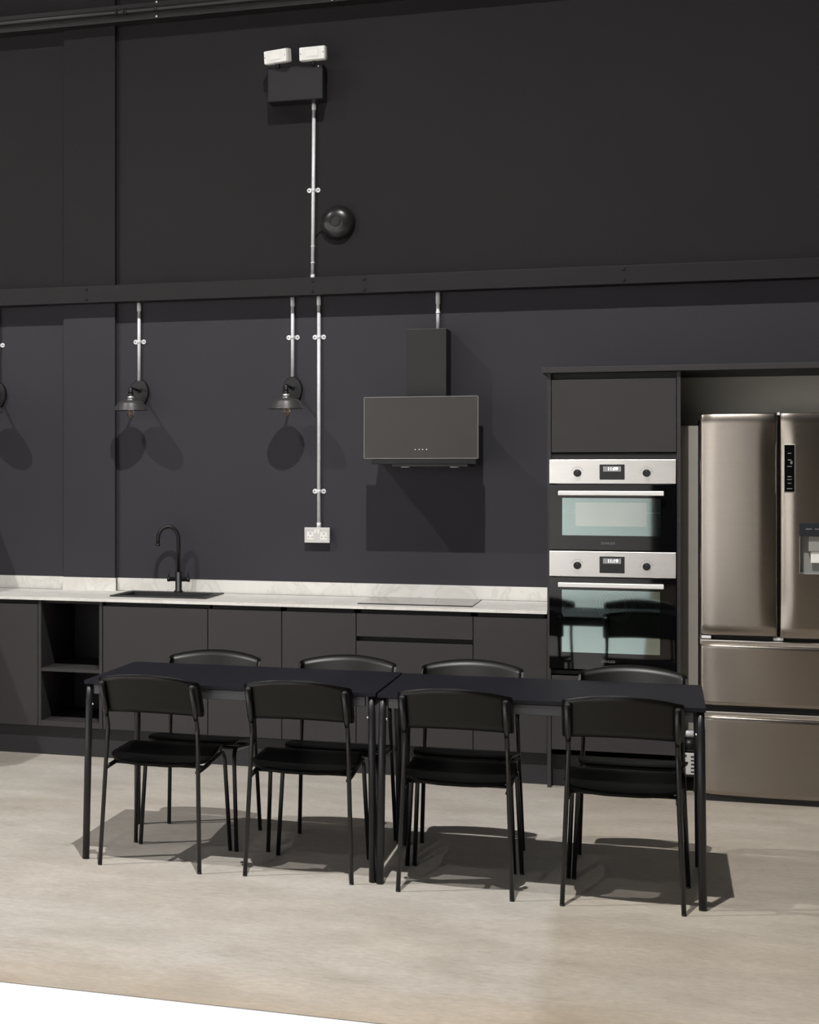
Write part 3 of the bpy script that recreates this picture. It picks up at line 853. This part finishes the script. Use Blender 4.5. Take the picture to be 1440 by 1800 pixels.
# ------------------------------------------------------------------ tables
TZ = .742
def make_table(label, x0, x1, y0, y1):
    t = thing('dining_table', label, 'table', ((x0 + x1) / 2, (y0 + y1) / 2, 0), 'pair of black tables pushed end to end')
    B('table_top', (x0, x1, y0, y1, TZ - .016, TZ), TABLETOP, t, bev=.0015)
    ins = .03
    bm = bmesh.new()
    for (a0, a1, b0, b1) in ((x0 + .042, x1 - .042, y0 + .005, y0 + .025), (x0 + .042, x1 - .042, y1 - .025, y1 - .005)):
        B('apron_rail', (a0, a1, b0, b1, TZ - .056, TZ - .0165), TABLEMET, t, bev=.002)
    for (a0, a1) in ((x0 + .008, x0 + .028), (x1 - .028, x1 - .008)):
        B('apron_rail', (a0, a1, y0 + .042, y1 - .042, TZ - .056, TZ - .0165), TABLEMET, t, bev=.002)
    for sx in (-1, 1):
        for sy in (-1, 1):
            xt = x0 + .0185 if sx < 0 else x1 - .0185
            yt = y0 + .0185 if sy < 0 else y1 - .0185
            xb, yb = xt + sx * .008, yt + sy * .026
            P = lambda z: (xb + (xt - xb) * z / TZ, yb + (yt - yb) * z / TZ, z)
            lg = obj('leg', tube(bmesh.new(), [P(0.004), P(.666), P(.668), P(TZ - .017)], [.0148, .0148, .0135, .0135], 18), TABLELEG, t)
            obj('foot_pad', tube(bmesh.new(), [P(0), P(.006)], .0142, 18), BLACKPL, lg)
            q = P(.642)
            obj('bolt', tube(bmesh.new(), [(q[0] - sx * .012, q[1], q[2]), (q[0] - sx * .0185, q[1], q[2])], .004, 10), CHROME, lg)
    return t
make_table('black rectangular table, the one of the pair farther from the fridge', -2.253, -1.052, 7.008, 7.765)
make_table('black rectangular table, the one of the pair nearer the fridge', -1.043, .149, 6.992, 7.735)

# ------------------------------------------------------------------ chairs
def make_chair():
    t = thing('dining_chair', '', 'chair', (0, 0, 0), 'black chairs around the tables')
    TR = .0088
    fx_, ry = .2105, -.235
    tx = .190
    for s in (-1, 1):
        # rear leg: foot, up and inward to the bend, then leaning back behind the backrest
        pts = fillet([(s * fx_, ry, .003), (s * tx, -.192, .570), (s * tx, -.278, .752)], .05, 6)
        lg = obj('rear_leg', tube(bmesh.new(), pts, TR, 14), CHAIRMET, t)
        # thicker sleeve where the tube grips the backrest
        a, b = Vector((s * tx, -.192, .570)), Vector((s * tx, -.278, .752))
        obj('grip_sleeve', tube(bmesh.new(), [a + (b - a) * q for q in (.22, .36, .995)], [TR * 1.02, .0118, .0122], 14), CHAIRMET, lg)
        obj('tube_cap', tube(bmesh.new(), [b, b + (b - a).normalized() * .003], TR * .96, 14), TABLEMET, lg)
        obj('foot_cap', tube(bmesh.new(), [(s * fx_, ry, 0), (s * fx_, ry, .006)], TR * 1.02, 14), BLACKPL, lg)
        # front leg and seat rail are one bent tube
        rx = s * .192
        pts = fillet([(rx, -.203, .398), (rx, -.06, .406), (rx, .205, .430), (s * fx_, .235, .003)], .055, 8)
        fl = obj('front_leg', tube(bmesh.new(), pts, TR, 14), CHAIRMET, t)
        obj('foot_cap', tube(bmesh.new(), [(s * fx_, .235, 0), (s * fx_, .235, .006)], TR * 1.02, 14), BLACKPL, fl)
        for yy in (-.10, .12):
            obj('seat_bolt', tube(bmesh.new(), [(s * .115, yy, .398), (s * .115, yy, .412)], .005, 8), BLACKPL, t)
    obj('cross_bar', tube(bmesh.new(), [(-.192, .12, .421), (.192, .12, .421)], .007, 12), CHAIRMET, t)
    obj('cross_bar', tube(bmesh.new(), [(-.192, -.10, .4045), (.192, -.10, .4045)], .007, 12), CHAIRMET, t)
    # moulded plywood seat: rounded rear, dished in the middle, waterfall front
    bm = bmesh.new()
    nu, nv = 24, 22
    y0, y1 = -.190, .206
    def halfw(v):
        y = y0 + (y1 - y0) * v
        if y < -.04:
            w = .214 * (1 - min(1, (-.04 - y) / .150) ** 2.7) ** (1 / 2.7)
        elif y > .165:
            w = .196 * (1 - .25 * ((y - .165) / .041) ** 2.5)
        else:
            w = .214 - .018 * (y + .04) / .205
        return max(w, .05)
    def zz(u, v):
        z = .424 + .030 * min(1, v * 1.25) - .010 * max(0, 1 - v / .3) ** 2
        z -= .010 * (1 - u * u) * math.sin(PI * min(1, max(0, v))) 
        z -= .010 * max(0, (v - .8) / .2) ** 2
        return z
    top, bot = [], []
    for j in range(nv + 1):
        v = j / nv
        v_ = v ** 1.6
        w = halfw(v_)
        yy = y0 + (y1 - y0) * v_
        rt, rb = [], []
        for i in range(nu + 1):
            u = -1 + 2 * i / nu
            # round the rear outline
            yb = yy
            z = zz(u, v_)
            rt.append(bm.verts.new((u * w, yb, z + .005)))
            rb.append(bm.verts.new((u * w * .985, yb + (.003 if j == 0 else (-.003 if j == nv else 0)), z - .005)))
        top.append(rt); bot.append(rb)
    for j in range(nv):
        for i in range(nu):
            f = bm.faces.new((top[j][i], top[j][i + 1], top[j + 1][i + 1], top[j + 1][i])); f.smooth = True
            f = bm.faces.new((bot[j][i], bot[j + 1][i], bot[j + 1][i + 1], bot[j][i + 1])); f.smooth = True
    for j in range(nv):
        bm.faces.new((top[j][0], top[j + 1][0], bot[j + 1][0], bot[j][0]))
        bm.faces.new((top[j][nu], bot[j][nu], bot[j + 1][nu], top[j + 1][nu]))
    for i in range(nu):
        bm.faces.new((top[0][i], bot[0][i], bot[0][i + 1], top[0][i + 1]))
        bm.faces.new((top[nv][i], top[nv][i + 1], bot[nv][i + 1], bot[nv][i]))
    obj('seat', bm, CHAIRSEAT, t)
    # curved backrest: arched top, wrapped round in plan, leaning back
    bm = bmesh.new()
    sag = .030
    R = (tx * tx + sag * sag) / (2 * sag)
    hw = .209
    nz = 6
    th = .0095
    # plan curve: arc between the tubes, then ends wrapping forward
    plan = [(tx * (1 - k / 12), -(math.sqrt(R * R - (tx * (1 - k / 12)) ** 2) - math.sqrt(R * R - tx * tx))) for k in range(0, 13)]
    sl = tx / math.sqrt(R * R - tx * tx)
    for k in range(1, 7):
        q = k / 6
        p1 = (tx + .019, .019 * sl); p2 = (hw, .036)
        plan.insert(0, ((1 - q) ** 2 * tx + 2 * q * (1 - q) * p1[0] + q * q * p2[0], 2 * q * (1 - q) * p1[1] + q * q * p2[1]))
    plan = [(-x, y) for x, y in plan] + [(x, y) for x, y in plan[::-1]][1:]
    nx = len(plan) - 1
    arc = [0.0]
    for (xa, ya), (xb, yb) in zip(plan, plan[1:]):
        arc.append(arc[-1] + math.hypot(xb - xa, yb - ya))
    F_, K_ = [], []
    for j in range(nz + 1):
        fz = j / nz
        rf, rk = [], []
        for i, (x, yc) in enumerate(plan):
            a, b = plan[max(0, i - 1)], plan[min(nx, i + 1)]
            tg = Vector((b[0] - a[0], b[1] - a[1], 0)).normalized()
            n = Vector((tg.y, -tg.x, 0))
            e = min(1, abs(arc[i] / arc[-1] * 2 - 1))
            zt = .797 - .036 * e ** 2.0
            zb = .634 - .014 * e ** 2
            d = min(arc[i], arc[-1] - arc[i])
            if d < .03:
                k = 1 - d / .03
                c_ = .024 * (1 - math.sqrt(max(0, 1 - k * k)))
                zt -= c_; zb += c_ * .8
            z = zb + (zt - zb) * fz
            lean = -.278 - (z - .752) * .4725 + .0185
            p = Vector((x, lean + yc, z))
            rf.append(bm.verts.new(p - n * th / 2)); rk.append(bm.verts.new(p + n * th / 2))
        F_.append(rf); K_.append(rk)
    for j in range(nz):
        for i in range(nx):
            f = bm.faces.new((F_[j][i], F_[j][i + 1], F_[j + 1][i + 1], F_[j + 1][i])); f.smooth = True
            f = bm.faces.new((K_[j][i], K_[j + 1][i], K_[j + 1][i + 1], K_[j][i + 1])); f.smooth = True
    for i in range(nx):
        bm.faces.new((F_[0][i], K_[0][i], K_[0][i + 1], F_[0][i + 1]))
        bm.faces.new((F_[nz][i], F_[nz][i + 1], K_[nz][i + 1], K_[nz][i]))
    for j in range(nz):
        bm.faces.new((F_[j][0], F_[j + 1][0], K_[j + 1][0], K_[j][0]))
        bm.faces.new((F_[j][nx], K_[j][nx], K_[j + 1][nx], F_[j + 1][nx]))
    obj('backrest', bm, CHAIRWOOD, t)
    return t
chair = make_chair()
rank = ['fourth from the fridge', 'third from the fridge', 'second from the fridge', 'nearest the fridge']
spots = [(-1.935, 7.139, -.035, 'room'), (-1.347, 7.164, .012, 'room'), (-.737, 7.114, -.004, 'room'), (-.138, 7.108, .0, 'room'),
         (-1.898, 7.593, PI, 'worktop'), (-1.298, 7.585, PI, 'worktop'), (-.765, 7.580, PI, 'worktop'), (-.117, 7.575, PI, 'worktop')]
for i, (x, y, rz, side) in enumerate(spots):
    o = chair if i == 0 else dup(chair, (x, y, 0), rz)
    o.location = (x, y, 0); o.rotation_euler = (0, 0, rz)
    where = 'on the open-floor side of the tables' if side == 'room' else 'on the worktop side of the tables'
    o['label'] = f'black plywood and tube chair {where}, {rank[i % 4]}'
